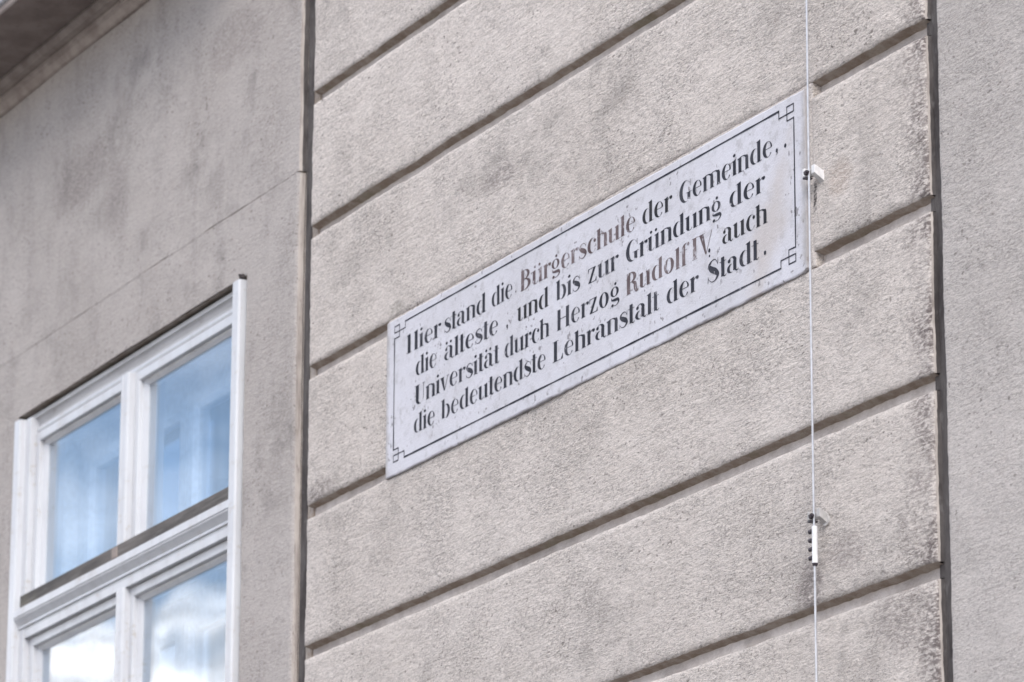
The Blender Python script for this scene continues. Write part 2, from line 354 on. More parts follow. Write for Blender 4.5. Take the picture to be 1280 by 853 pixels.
def panel(name, x0, x1, z0, z1, step, mats, parent, skirts='LRTB', hole=None, amp=1.0, flare=.006, wav=.0012, y_off=0.0, rim=.004, side_m=None, frs=(.35, .7, 1.12)):
    side_m = side_m or SIDE_MATS
    """rendered panel: relief grid on the plane y=0, wavy rounded arrises, flared sides down to the joint bed"""
    def axis(a, b, lo, hi):
        n = max(2, int((b-a-.016)/step)); ar = list(np.linspace(a+.008, b-.008, n+1))
        return np.array([a, a+.0018, a+.0045]+ar+[b-.0045, b-.0018, b])
    xs = axis(x0, x1, 0, 0); zs = axis(z0, z1, 0, 0)
    if hole:
        for k, arr in ((0, 'x'), (2, 'z')):
            A = xs if arr == 'x' else zs
            for hv in hole[k:k+2]:
                if A[0] < hv < A[-1]: A[np.argmin(abs(A-hv))] = hv
    X, Z = np.meshgrid(xs, zs, indexing='ij'); Y = -relief(X, Z, amp)+y_off
    d = np.full(X.shape, 9.0); wx = np.zeros(X.shape); wz = np.zeros(X.shape)
    def wave(t, sd): return wav*(2*vnoise(t, t*0+sd, 6, sd)+1.4*vnoise(t, t*0+sd, 21, sd+1)+1.1*vnoise(t, t*0+sd, 70, sd+2))
    R_ = .012
    for side, dist in (('L', X-x0), ('R', x1-X), ('B', Z-z0), ('T', z1-Z)):
        if side in skirts:
            d = np.minimum(d, dist); fall = np.exp(-dist/.02)
            if side in 'LR': wx += fall*wave(Z, 11 if side == 'L' else 15)
            else: wz += fall*wave(X, (19 if side == 'B' else 23)+int(z0*10))
    Y = Y+np.where(d < R_, rim*(1-d/R_)**2.5, 0)
    X = X+wx; Z = Z+wz
    nx, nz = X.shape; idx = np.arange(nx*nz).reshape(nx, nz)
    V = np.stack([X, Y, Z], -1).reshape(-1, 3)
    q = np.stack([idx[:-1, :-1], idx[1:, :-1], idx[1:, 1:], idx[:-1, 1:]], -1)
    mi = np.zeros(q.shape[:2], int)
    if hole:
        cx = (xs[:-1]+xs[1:])/2; cz = (zs[:-1]+zs[1:])/2
        keep = ~(((cx > hole[0]) & (cx < hole[1]))[:, None] & ((cz > hole[2]) & (cz < hole[3]))[None, :])
        q = q[keep]; mi = mi[keep]
    q = q.reshape(-1, 4); mi = mi.reshape(-1)
    VV = [V]; Q = [q]; MI = [mi]; nv = len(V)
    for side, ids, dx, dz in (('L', idx[0, ::-1], -1, 0), ('R', idx[-1, :], 1, 0), ('B', idx[:, 0], 0, -1), ('T', idx[::-1, -1], 0, 1)):
        if side not in skirts: continue
        prev = ids
        for k, fr in enumerate(frs):
            t = V[ids].copy(); t[:, 1] = V[ids][:, 1]*(1-fr)+DEPTH*fr
            j = .0014*vnoise(t[:, 0]+t[:, 2], t[:, 0]*0+k, 45, 31+k)+.0012*vnoise(t[:, 0]+t[:, 2], t[:, 0]*0+k, 130, 41+k)
            t[:, 0] += dx*(flare*fr+j); t[:, 2] += dz*(flare*fr+j)
            new = np.arange(nv, nv+len(ids)); nv += len(ids); VV.append(t)
            Q.append(np.stack([prev[:-1], new[:-1], new[1:], prev[1:]], -1)); MI.append(np.full(len(ids)-1, side_m[side][k] if side in side_m else 1)); prev = new
    V = np.concatenate(VV); Q = np.concatenate(Q); MI = np.concatenate(MI)
    me = bpy.data.meshes.new(name)
    me.vertices.add(len(V)); me.vertices.foreach_set('co', V.astype(np.float32).ravel())
    me.loops.add(Q.size); me.loops.foreach_set('vertex_index', Q.astype(np.int32).ravel())
    me.polygons.add(len(Q)); me.polygons.foreach_set('loop_start', np.arange(0, Q.size, 4, dtype=np.int32))
    me.polygons.foreach_set('material_index', MI.astype(np.int32)); me.polygons.foreach_set('use_smooth', np.ones(len(Q), bool))
    me.update(calc_edges=True); me.validate()
    return link(name, me, mats, parent)

# ---------------------------------------------------------------- ground
g = MB(); g.add([(-250, -250, 0), (250, -250, 0), (250, 250, 0), (-250, 250, 0)], [(0, 1, 2, 3)])
tag(g.build('ground', M['asphalt'], fix=False), kind='structure')
g = MB(); g.box(-30, 30, -2.2, .35, -.1, .12, .01)
tag(g.build('pavement', M['paving']), kind='structure')

# ---------------------------------------------------------------- the facade
fac = empty('townhouse_facade', (-8.0, .35, 0))
tag(fac, 'weathered grey rendered house front with banded stonework joints and a white window', 'building')
Z = lambda v: GZ+v
WX0, WX1, WZ0, WZ1 = -10.645, -9.150, Z(1.10), Z(2.993)     # window opening
# core of the wall behind the render (bed of all the joints)
core = MB(); yb = .36
def slab(x0, x1, z0, z1): core.box(x0, x1, DEPTH, yb, z0, z1)
slab(-14, WX0-.02, .12, Z(5.2)); slab(WX1+.02, -4.2, .12, Z(5.2)); slab(WX0-.02, WX1+.02, WZ1+.03, Z(5.2)); slab(WX0-.02, WX1+.02, .12, WZ0-.03)
core.build('joint_bed', M['bed'], fac, fix=False)
# darker strips lining the two upright channels: dirt plus painted shade
cb = MB(); cb.box(-8.90, -8.788, DEPTH-.004, DEPTH+.01, .12, Z(5.1)); cb.build('channel_bed', M['joint'], fac)
cb = MB(); cb.box(-8.853, -8.820, DEPTH-.006, DEPTH+.008, .12, Z(5.1)); cb.build('channel_bed', M['channel'], fac)
cb = MB(); cb.box(-6.196, -6.05, DEPTH-.0075, DEPTH+.01, .12, Z(5.1)); cb.build('channel_bed', M['channel'], fac)
mats_b = [M['block'], M['joint'], M['arris'], M['channel']]
SB = dict(side_m={'L': (2, 3, 3), 'R': (2, 3, 3)}, frs=(.22, .6, 1.12))
tops = [3.342+.33*k for k in (3, 2, 1)]+[3.342, 3.016, 2.680, 2.352, 2.028, 1.694, 1.366, 1.04, .71, .38]
GAP = .0315
PX0, PX1, PZ0, PZ1 = -8.366, -6.585, Z(2.3185), Z(2.671)      # the plaque
for i in range(len(tops)-1):
    z1, z0 = Z(tops[i])-GAP, Z(tops[i+1])
    vis = 1.2 < tops[i+1] < 3.7
    step = .0055 if vis else .02
    if abs(tops[i]-2.680) < .001:
        panel('stone_block', BLOCK_X0, PX0-.009, z0, z1, step, mats_b, fac, flare=.005, **SB)
        panel('stone_block', PX1+.012, BLOCK_X1, z0, z1, step, mats_b, fac, **SB)
    else:
        panel('stone_block', BLOCK_X0, BLOCK_X1, z0, z1, step, mats_b, fac, **SB)
# plaster that closes the two joints around the plaque
panel('infill_plaster', PX0-.012, PX1+.014, PZ0+.004, Z(2.680)+.004, .006, mats_b, fac, skirts='LRTB', flare=.001, y_off=.003, rim=.003, side_m={'L': (0, 0, 0), 'R': (0, 0, 0)})
# bay with the window
mats_w = [M['bay'], M['joint'], M['arris'], M['channel']]
JZ = Z(3.169)
panel('wall_panel', -14, -8.860, JZ, Z(5.2), .009, mats_w, fac, skirts='RB', side_m={'R': (2, 3, 3), 'L': (2, 2, 2)}, amp=.6, flare=.003, wav=.0016, y_off=-.0005, rim=.0003)
panel('wall_panel', -14, -8.864, .3, JZ-.0002, .009, mats_w, fac, skirts='R', side_m={'R': (2, 2, 3), 'L': (2, 2, 2)}, hole=(WX0, WX1, WZ0, WZ1), amp=.6, flare=.003, wav=.0016)
# pier at the right
panel('pier_panel', -6.145, -4.2, .3, Z(5.2), .0075, [M['pier'], M['joint'], M['arris'], M['channel']], fac, skirts='L', amp=.7, flare=.0, wav=.0012, y_off=.000)
# plinth course closing the foot
pb = MB(); pb.box(-14, -4.2, -.05, .3, .12, .45, .01); pb.build('plinth', M['paving'], fac)

# cornice over the window: bed mould, soffit and fascia
CZ = Z(3.902); CX0, CX1 = -12.4, -9.0
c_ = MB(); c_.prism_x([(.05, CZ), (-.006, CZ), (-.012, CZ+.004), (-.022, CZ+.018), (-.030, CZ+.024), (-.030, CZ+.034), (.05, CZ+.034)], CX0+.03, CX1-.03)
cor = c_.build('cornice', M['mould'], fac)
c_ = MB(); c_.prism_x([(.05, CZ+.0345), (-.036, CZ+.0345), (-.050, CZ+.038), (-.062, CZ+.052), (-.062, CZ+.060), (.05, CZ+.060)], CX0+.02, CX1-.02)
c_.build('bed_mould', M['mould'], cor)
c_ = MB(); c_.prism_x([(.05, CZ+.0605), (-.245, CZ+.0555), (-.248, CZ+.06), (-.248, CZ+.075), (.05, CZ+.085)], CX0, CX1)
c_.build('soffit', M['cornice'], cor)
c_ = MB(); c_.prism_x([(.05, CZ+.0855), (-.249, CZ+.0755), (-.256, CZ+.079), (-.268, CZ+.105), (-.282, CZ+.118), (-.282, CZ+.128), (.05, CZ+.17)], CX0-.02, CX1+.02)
c_.build('fascia', M['fascia'], cor)

# ---------------------------------------------------------------- the window (part of the facade)
win = bpy.data.objects.new('window', None); col.objects.link(win); win.parent = fac
win.location = Vector((-9.9, .02, WZ0))-fac.location
def wb(name, mb, mat, bevel=0.0, **k): return mb.build(name, mat, win, bevel, **k)
YF = -.016
for sgn, xo, zj in ((1, -10.636, 2.975), (-1, -9.161, 2.984)):
    m_ = MB(); pr = [(0, .10), (0, YF+.004), (.004, YF), (.036, YF), (.041, YF+.003), (.0415, .002), (.0765, .002), (.0775, .024), (.0775, .10)]
    m_.prism_z([(xo+sgn*a, b) for a, b in pr], WZ0, Z(zj)); wb('jamb', m_, M['paint'], .0012)
x0i, x1i = -10.5945, -9.2025
# head: shadow gap, sloping ogee with shade in its paint, bright roll, rebate
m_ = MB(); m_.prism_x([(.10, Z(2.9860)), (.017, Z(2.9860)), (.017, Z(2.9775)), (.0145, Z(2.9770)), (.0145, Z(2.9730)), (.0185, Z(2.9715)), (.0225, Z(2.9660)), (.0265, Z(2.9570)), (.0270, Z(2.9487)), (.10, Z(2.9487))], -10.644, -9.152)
wb('head', m_, M['shaded_paint'])
m_ = MB(); m_.prism_x([(.10, Z(2.9482)), (.0235, Z(2.9482)), (.0205, Z(2.945)), (.0200, Z(2.938)), (.0225, Z(2.9325)), (.029, Z(2.931)), (.10, Z(2.931))], x0i+.03, x1i-.03)
wb('head_roll', m_, M['paint'])
m_ = MB(); m_.box(WX0-.01, WX1+.01, .0015, .09, Z(2.9935), Z(3.004)); wb('lintel_soffit', m_, M['joint'])
# transom
tx0, tx1 = -10.600, -9.197
m_ = MB(); m_.prism_x([(.09, Z(2.458)), (-.012, Z(2.4555)), (-.0145, Z(2.453)), (-.0145, Z(2.4355)), (-.011, Z(2.4345)), (-.011, Z(2.4330)), (-.0145, Z(2.4320)),
     (-.0135, Z(2.4290)), (-.008, Z(2.4220)), (-.003, Z(2.4150)), (-.001, Z(2.4118)), (-.0015, Z(2.4055)), (.004, Z(2.4050)), (.004, Z(2.3775)), (.09, Z(2.3770))], tx0, tx1)
wb('transom', m_, M['paint'])
# mullions
for za, zb_, sh in ((Z(2.4575), Z(2.9315), 0), (WZ0+.05, Z(2.3772), .006)):
    m_ = MB(); xm = -9.902+sh; m_.prism_z([(xm-.025, .10), (xm-.025, .003), (xm-.021, -.001), (xm-.010, -.002), (xm-.008, -.0005), (xm+.008, -.0005), (xm+.010, -.002), (xm+.021, -.001), (xm+.025, .003), (xm+.025, .10)], za, zb_)
    wb('mullion', m_, M['paint'], .0006)
SASH = []
for za, zb_, tag_ in ((Z(2.470), Z(2.9305), 'u'), (WZ0+.055, Z(2.3765), 'l')):
    for xa, xb in ((-10.558, -9.928), (-9.876, -9.239)):
        b = .030
        m_ = MB(); m_.ring([(xa, xb, za, zb_, .060), (xa, xb, za, zb_, .020), (xa+.002, xb-.002, za+.002, zb_-.002, .018), (xa+.025, xb-.025, za+.025, zb_-.022, .018),
                            (xa+.027, xb-.027, za+.027, zb_-.024, .020), (xa+.0275, xb-.0275, za+.0275, zb_-.025, .030),
                            (xa+.031, xb-.031, za+.031, zb_-.0285, .031), (xa+.047, xb-.047, za+.045, zb_-.038, .0375), (xa+.047, xb-.047, za+.045, zb_-.038, .060)])
        o = wb('casement', m_, M['paint'])
        m_ = MB(); m_.box(xa+.040, xb-.040, .039, .043, za+.04, zb_-.03); o2 = wb('pane', m_, M['glass'])
# weathered drip boards at the foot of the upper casements
m_ = MB(); m_.prism_x([(.0165, Z(2.4970)), (-.004, Z(2.4915)), (-.0075, Z(2.4895)), (-.0075, Z(2.4575)), (.0165, Z(2.4575))], -10.5700, -9.2040); wb('drip_board', m_, M['wood'], .0008)
m_ = MB(); m_.box(-9.935, -9.900, -.0105, .008, Z(2.4582), Z(2.487), .002); wb('wood_block', m_, M['cornice'])
m_ = MB(); m_.prism_x([(.09, WZ0), (-.03, WZ0), (-.03, WZ0+.03), (.09, WZ0+.05)], -10.60, -9.20); wb('sill', m_, M['paint'])
# reveal box between the outer and inner casements
yi = .155
m_ = MB(); a0, a1, b0, b1 = -10.64, -9.155, WZ0+.0, Z(2.992)
m_.ring([(a0, a1, b0, b1, .0601), (a0+.06, a1-.06, b0+.05, b1-.062, .061), (a0+.045, a1-.045, b0+.05, b1-.062, yi+.06)]); wb('reveal_lining', m_, M['inner'], fix=False)
for xa, xb in ((-10.60, -9.862), (-9.858, -9.19)):
    for za, zb_ in ((Z(2.42), Z(2.930)), (WZ0+.05, Z(2.36))):
        xm0 = .10 if xa < -10 else .05
        xm1 = .055 if xa < -10 else .10
        m_ = MB(); m_.ring([(xa, xb, za, zb_, yi+.04), (xa, xb, za, zb_, yi), (xa+xm0-.015, xb-xm1+.012, za+.05, zb_-.075, yi), (xa+xm0, xb-xm1, za+.06, zb_-.088, yi+.012), (xa+xm0, xb-xm1, za+.06, zb_-.088, yi+.04)])
        wb('inner_casement', m_, M['inner'])
        m_ = MB(); m_.box(xa+xm0-.01, xb-xm1+.01, yi+.02, yi+.024, za+.05, zb_-.08); wb('inner_pane', m_, M['glass'])
m_ = MB(); m_.box(-10.62, -9.17, yi-.006, yi+.05, Z(2.361), Z(2.419), .003); wb('inner_transom', m_, M['inner'])
m_ = MB(); r7 = random.Random(11)
for k in range(12):
    cx_, cz_ = -9.168+r7.uniform(-.010, .010), Z(2.990)+r7.uniform(-.004, .008); h_ = r7.uniform(.0012, .003)
    m_.hull([tuple(Vector((cx_, -.006, cz_))+Vector((a*h_*r7.uniform(.6, 1.6), b*h_*1.6, c_2*h_*r7.uniform(.6, 1.6)))) for c_2 in (-1, 1) for a, b in ((-1, -1), (1, -1), (1, 1), (-1, 1))])
tag(m_.build('mortar_debris', M['stain'], fac), kind='stuff')
# room behind
rm = MB(); X0, X1, Y0, Y1, Z0, Z1 = -12.5, -8.2, .361, 4.5, Z(.2), Z(3.4)
rm.add([(X0, Y0, Z0), (X1, Y0, Z0), (X1, Y1, Z0), (X0, Y1, Z0), (X0, Y0, Z1), (X1, Y0, Z1), (X1, Y1, Z1), (X0, Y1, Z1)],
       [(0, 1, 2, 3), (4, 7, 6, 5), (1, 5, 6, 2), (2, 6, 7, 3), (3, 7, 4, 0)])
rm.build('room_interior', M['room'], fac)

# ---------------------------------------------------------------- the plaque
plq = empty('memorial_plaque', ((PX0+PX1)/2, 0, PZ0))
tag(plq, 'long pale marble plaque with four lines of old German lettering inside a thin black border', 'plaque')
PY = -.0060
def plaque_slab():
    xs = np.concatenate([[PX0, PX0+.0012, PX0+.003], np.linspace(PX0+.008, PX1-.008, 300), [PX1-.003, PX1-.0012, PX1]])
    zs = np.concatenate([[PZ0, PZ0+.0012, PZ0+.003], np.linspace(PZ0+.008, PZ1-.008, 60), [PZ1-.003, PZ1-.0012, PZ1]])
    X, Zz = np.meshgrid(xs, zs, indexing='ij')
    d = np.minimum(np.minimum(X-PX0, PX1-X), np.minimum(Zz-PZ0, PZ1-Zz))
    corner = np.hypot(np.maximum(0, X-(PX1-.02)), np.maximum(0, (PZ0+.02)-Zz))
    Y = PY+.0005*vnoise(X, Zz, 9, 3)+np.where(d < .003, .0016*(1-d/.003)**1.6, 0)
    w1 = np.exp(-d/.01)
    ch = .0022*vnoise(X, Zz, 26, 8)+.0018*vnoise(X, Zz, 80, 9)
    X = X+w1*ch*np.sign(X-(PX0+PX1)/2); Zz = Zz+w1*ch*np.sign(Zz-(PZ0+PZ1)/2)
    Zz = np.where((corner > .02), Zz+(corner-.02)*.7, Zz)
    nx, nz = X.shape; idx = np.arange(nx*nz).reshape(nx, nz); V = list(map(tuple, np.stack([X, Y, Zz], -1).reshape(-1, 3)))
    F = [tuple(q) for q in np.stack([idx[:-1, :-1], idx[1:, :-1], idx[1:, 1:], idx[:-1, 1:]], -1).reshape(-1, 4).tolist()]
    loop = list(idx[:, 0])+list(idx[-1, 1:])+list(idx[-2::-1, -1])+list(idx[0, -2:0:-1])
    n0 = len(V); V += [(V[i][0], .012, V[i][2]) for i in loop]; n = len(loop)
    F += [(int(loop[(i+1) % n]), int(loop[i]), n0+i, n0+(i+1) % n) for i in range(n)]
    me = mesh('marble_slab', V, F); return link('marble_slab', me, M['plaque'], plq)
plaque_slab()

# ---- lettering: a high-contrast roman drawn as thick stems, swelling bowls and hairlines
XH = .71; SW = .215; HL = .024
class G:
    def __init__(s): s.p = []
    def q(s, A, B): s.p.append((A, B)); return s
    def stem(s, x, y0, y1, w=SW, flag=True, foot=True):
        s.q([(x, y0), (x, y1-(.045 if flag else 0))], [(x+w, y0), (x+w, y1)])
        if flag: s.q([(x-.075, y1-.075), (x-.075, y1-.095)], [(x+.01, y1-.03), (x+.01, y1-.08)])
        if foot: s.q([(x-.05, y0), (x+w+.07, y0)], [(x-.05, y0+.022), (x+w+.07, y0+.022)])
        return s
    def hair(s, a, b, t=HL):
        d = Vector((b[0]-a[0], b[1]-a[1])).normalized(); n = (-d.y*t/2, d.x*t/2)
        return s.q([(a[0]-n[0], a[1]-n[1]), (b[0]-n[0], b[1]-n[1])], [(a[0]+n[0], a[1]+n[1]), (b[0]+n[0], b[1]+n[1])])
    def arc(s, cx, cy, rx, ry, a0, a1, tL=SW, tR=SW, tt=HL):
        il, ir = cx-rx+tL, cx+rx-tR; ci, ri, rj = (il+ir)/2, (ir-il)/2, ry-tt
        n = max(6, int(abs(a1-a0)/12)); A = []; B = []
        for k in range(n+1):
            t = math.radians(a0+(a1-a0)*k/n); A.append((cx+rx*math.cos(t), cy+ry*math.sin(t))); B.append((ci+ri*math.cos(t), cy+rj*math.sin(t)))
        return s.q(A, B)
    def ball(s, x, y, r_=.085, sx=1.1):
        n = 6; A = []; B = []
        for k in range(n+1):
            t = math.pi*k/n; A.append((x+r_*sx*math.cos(t), y+r_*math.sin(t))); B.append((x+r_*sx*math.cos(t), y-r_*math.sin(t)))
        return s.q(A, B)
    def path(s, pts, ws):
        P = [Vector(p) for p in pts]; Q = []; W_ = []
        for i in range(len(P)-1):
            p0, p1, p2, p3 = P[max(i-1, 0)], P[i], P[i+1], P[min(i+2, len(P)-1)]
            for k in range(6):
                t = k/6; Q.append(.5*((2*p1)+(-p0+p2)*t+(2*p0-5*p1+4*p2-p3)*t*t+(-p0+3*p1-3*p2+p3)*t**3)); W_.append(ws[i]*(1-t)+ws[i+1]*t)
        Q.append(P[-1]); W_.append(ws[-1]); A = []; B = []
        for i, q in enumerate(Q):
            d = (Q[min(i+1, len(Q)-1)]-Q[max(i-1, 0)]).normalized(); n = Vector((-d.y, d.x))*W_[i]/2; A.append(tuple(q+n)); B.append(tuple(q-n))
        return s.q(A, B)
def arch(g_, x, top=XH):                    # from a stem at x to the next stem, returns x of that stem
    x2 = x+.50
    g_.arc(x+SW+.10, top-.20, .40-.0, .20, 25, 150, .14, SW, .035)
    g_.q([(x2, 0), (x2, top-.20)], [(x2+SW, 0), (x2+SW, top-.17)])
    g_.q([(x2, top-.20), (x2+.03, top-.06)], [(x2+SW, top-.17), (x2+SW-.06, top-.05)])
    g_.q([(x2-.03, 0), (x2+SW+.06, 0)], [(x2-.03, .022), (x2+SW+.06, .022)])
    return x2
def glyph(ch):
    g_ = G(); w_ = .5
    if ch == 'i': g_.stem(.08, 0, XH).ball(.08+SW/2, .90, .075, 1.3); w_ = .40
    elif ch == 'l': g_.stem(.08, 0, 1.0); w_ = .40
    elif ch == 't': g_.stem(.10, .02, .90, flag=False, foot=False).hair((-.02, XH-.01), (.44, XH-.01)).path([(.24, .03), (.34, .0), (.46, .06)], [.05, .04, .02]); w_ = .46
    elif ch == 'n': g_.stem(.08, 0, XH); x = arch(g_, .08); w_ = x+SW+.09
    elif ch == 'h': g_.stem(.08, 0, 1.0); x = arch(g_, .08); w_ = x+SW+.09
    elif ch == 'm': g_.stem(.08, 0, XH); x = arch(g_, .08); x = arch(g_, x); w_ = x+SW+.09
    elif ch in 'uü':
        g_.q([(.08, .16), (.08, XH-.04)], [(.08+SW, .16), (.08+SW, XH)]).q([(.08, .16), (.14, .03)], [(.08+SW, .16), (.08+SW, .035)])
        g_.arc(.30, .20, .24, .20, 190, 330, .12, .05, .03).stem(.58, 0, XH, foot=False).q([(.80, 0), (.90, .03)], [(.80, .03), (.90, .05)])
        g_.q([(.0, XH-.075), (.0, XH-.095)], [(.09, XH-.03), (.09, XH-.08)])
        if ch == 'ü': g_.ball(.26, .88, .07, 1.2).ball(.62, .88, .07, 1.2)
        w_ = .92
    elif ch == 'r': g_.stem(.08, 0, XH).hair((.30, .56), (.46, .67), .035).ball(.53, .60, .085, 1.15); w_ = .62
    elif ch == 'o': g_.arc(.40, XH/2, .36, XH/2+.01, 0, 360, SW, SW, .025); w_ = .84
    elif ch == 'e': g_.arc(.38, XH/2, .34, XH/2+.01, 8, 325, SW, .10, .025).hair((.20, .385), (.68, .385), .028).q([(.60, .40), (.60, .52)], [(.71, .40), (.69, .54)]); w_ = .78
    elif ch == 'c': g_.arc(.38, XH/2, .34, XH/2+.01, 42, 325, SW, .06, .025).ball(.60, .55, .085, 1.1); w_ = .72
    elif ch == 'd': g_.arc(.36, XH/2-.01, .32, XH/2, 55, 305, SW, .06, .025).stem(.56, 0, 1.0, foot=False).q([(.79, 0), (.88, .03)], [(.79, .03), (.88, .05)]); w_ = .90
    elif ch == 'b': g_.stem(.08, .03, 1.0, foot=False).arc(.48, XH/2-.01, .32, XH/2, -125, 125, .06, SW, .025); w_ = .86
    elif ch in 'aä':
        g_.q([(.46, .06), (.46, .50)], [(.46+SW, .06), (.46+SW, .50)]).arc(.40, .50, .295, .21, 0, 140, .10, SW, .03).ball(.19, .56, .085, 1.1)
        g_.arc(.30, .20, .27, .20, 75, 290, SW*.85, .05, .025).path([(.60, .08), (.70, .0), (.82, .06)], [.10, .05, .02]); w_ = .84
        if ch == 'ä': g_.ball(.22, .88, .07, 1.2).ball(.56, .88, .07, 1.2)
    elif ch == 'g':
        g_.arc(.36, .47, .31, .235, 0, 360, SW*.8, SW*.8, .025).ball(.42, .84, .07, 1.2)
        g_.path([(.16, .22), (.14, .12), (.34, .08), (.60, .05), (.66, -.06), (.50, -.19), (.30, -.20)], [.03, .07, .13, .15, .10, .03, .03]).ball(.20, -.15, .075, 1.2); w_ = .76
    elif ch == 's':
        g_.path([(.56, .55), (.44, .69), (.24, .68), (.12, .54), (.26, .41), (.46, .30), (.56, .17), (.42, .02), (.22, .015), (.08, .14)], [.02, .03, .045, .13, .22, .23, .15, .045, .03, .02])
        g_.q([(.55, .50), (.575, .70)], [(.58, .50), (.59, .70)]).q([(.05, .02), (.06, .20)], [(.075, .02), (.09, .20)]); w_ = .66
    elif ch == 'z':
        g_.q([(.36, .02), (.56, .69)], [(.10, .02), (.32, .69)]) if False else g_.q([(.06, 0), (.44, XH)], [(.24, 0), (.62, XH)])
        g_.hair((.05, XH-.015), (.60, XH-.015), .035).hair((.08, .018), (.66, .018), .035).q([(.04, XH-.20), (.06, XH)], [(.07, XH-.20), (.13, XH)]).q([(.66, 0), (.66, .2)], [(.56, 0), (.64, .2)]); w_ = .74
    elif ch == 'f': g_.stem(.12, 0, .86, flag=False).arc(.40, .82, .28, .19, 60, 180, SW*.9, .05, .03).ball(.56, .92, .085, 1.15).hair((0, XH-.01), (.48, XH-.01)); w_ = .54
    elif ch == 'v': g_.q([(.03, XH), (.32, 0)], [(.28, XH), (.40, 0)]).hair((.38, .02), (.66, XH), .035).hair((-.03, XH-.01), (.34, XH-.01)).hair((.54, XH-.01), (.76, XH-.01)); w_ = .76
    elif ch == 'V': g_.q([(.0, 1), (.42, 0)], [(.30, 1), (.50, 0)]).hair((.48, .02), (.90, 1), .03).hair((-.08, .985), (.38, .985)); w_ = .95
    elif ch == 'H': g_.stem(.08, 0, 1, SW*1.1, False).stem(.74, 0, 1, SW*1.1, False).hair((.3, .52), (.76, .52), .035); w_ = 1.10
    elif ch == 'J': g_.stem(.08, 0, 1, SW*1.1, True).stem(.66, 0, 1, SW*1.1, True); w_ = 1.02      # the H whose bar has worn away
    elif ch == 'I': g_.stem(.14, 0, 1, SW*1.1, False).hair((.05, .985), (.50, .985)); w_ = .60
    elif ch == 'B': g_.stem(.10, 0, 1, SW*1.1, False).arc(.42, .76, .36, .24, -100, 100, .05, SW*.9, .025).arc(.44, .27, .42, .27, -100, 100, .05, SW, .025); w_ = .96
    elif ch == 'R':
        g_.stem(.10, 0, 1, SW*1.1, False).arc(.42, .75, .38, .25, -100, 100, .05, SW, .025).path([(.50, .49), (.70, .40), (.74, .18), (.82, .03), (.96, .04)], [.04, .20, .24, .15, .03]); w_ = 1.0
    elif ch == 'G':
        g_.arc(.50, .5, .45, .51, 42, 318, SW*1.15, .06, .028).q([(.66, .10), (.66, .40)], [(.66+SW, .03), (.66+SW, .40)]).hair((.56, .40), (1.0, .40)).hair((.88, .68), (.88, .98), .025); w_ = 1.02
    elif ch == 'U':
        g_.q([(.10, .25), (.10, 1)], [(.36, .25), (.36, 1)]).arc(.44, .25, .34, .26, 180, 360, SW*1.1, .03, .03).hair((.78, .25), (.78, 1), .035).hair((.0, .985), (.45, .985)).hair((.68, .985), (.90, .985)); w_ = .96
    elif ch == 'S':
        g_.path([(.72, .76), (.58, .97), (.34, .97), (.16, .80), (.30, .60), (.56, .44), (.74, .24), (.56, .03), (.30, .02), (.08, .22)], [.02, .03, .05, .16, .27, .29, .19, .05, .03, .02])
        g_.hair((.74, .70), (.76, 1.0), .03).hair((.06, .0), (.08, .30), .03); w_ = .88
    elif ch == 'L': g_.stem(.10, 0, 1, SW*1.1, False, False).hair((0, .985), (.45, .985)).hair((.0, .015), (.76, .015)).q([(.76, 0), (.78, .28)], [(.62, .02), (.76, .28)]); w_ = .84
    return g_.p, w_
def make_mesh(name, polys, mat, to, label=None):
    V = []; F = []; k = 0
    for A, B in polys:
        y = PY-.00045-.00002*(k % 9); k += 1; o = len(V); n = len(A)
        for a, b in zip(A, B): V += [(*to(a)[:1], y, to(a)[1]), (*to(b)[:1], y, to(b)[1])]
        for i in range(n-1): F.append((o+2*i, o+2*i+1, o+2*i+3, o+2*i+2))
    ob = link(name, mesh(name, V, F), mat, plq)
    if label: ob['label'] = label
    return ob
EM = .0432
lines = [
 (2.5762, [("Jier", -8.2612, -8.0969), ("stand", -8.0797, -7.8831), ("die", -7.8572, -7.7607), ("Bürgerschule", -7.7264, -7.2319, 'b'), ("der", -7.2047, -7.0858, 's'), ("Gemeinde", -7.0572, -6.7011)]),
 (2.5145, [("die", -8.2176, -8.1136), ("älteste", -8.0786, -7.8257), ("und", -7.7386, -7.6001, 's'), ("bis", -7.5669, -7.4638), ("zur", -7.4311, -7.3037), ("Gründung", -7.273, -6.8939), ("der", -6.8641, -6.732)]),
 (2.4503, [("Universität", -8.2197, -7.8222), ("durch", -7.7968, -7.5972), ("Herzog", -7.5644, -7.2989), ("Rudolf", -7.2725, -7.0256, 'b'), ("IV", -7.0106, -6.9300, 'b'), ("auch", -6.8921, -6.7239, 's')]),
 (2.3882, [("die", -8.2243, -8.1213), ("bedeutendste", -8.0902, -7.6117), ("Lehranstalt", -7.5813, -7.1404), ("der", -7.1096, -6.9852), ("Stadt", -6.9498, -6.7577)])]
rr = random.Random(3)
for base, ws in lines:
    for wd in ws:
        txt, xa, xb = wd[:3]; st = wd[3] if len(wd) > 3 else ''
        gl = [glyph(ch) for ch in txt]; tot = sum(w_ for _, w_ in gl); k = (xb-xa)/(tot-.06); cur = -.03; polys = []
        for p, w_ in gl:
            jy = rr.uniform(-.012, .012)
            for A, B in p: polys.append(([(cur+a, b+jy) for a, b in A], [(cur+a, b+jy) for a, b in B]))
            cur += w_
        to = lambda q, xa=xa, k=k, base=base: (xa+q[0]*k, Z(base)+q[1]*EM)
        lab = None
        if st == 'b': lab = 'lettering faded to reddish brown'
        make_mesh('painted_word', polys, {'b': M['ink_brown'], 's': M['ink_strong']}.get(st, M['ink']), to, lab)
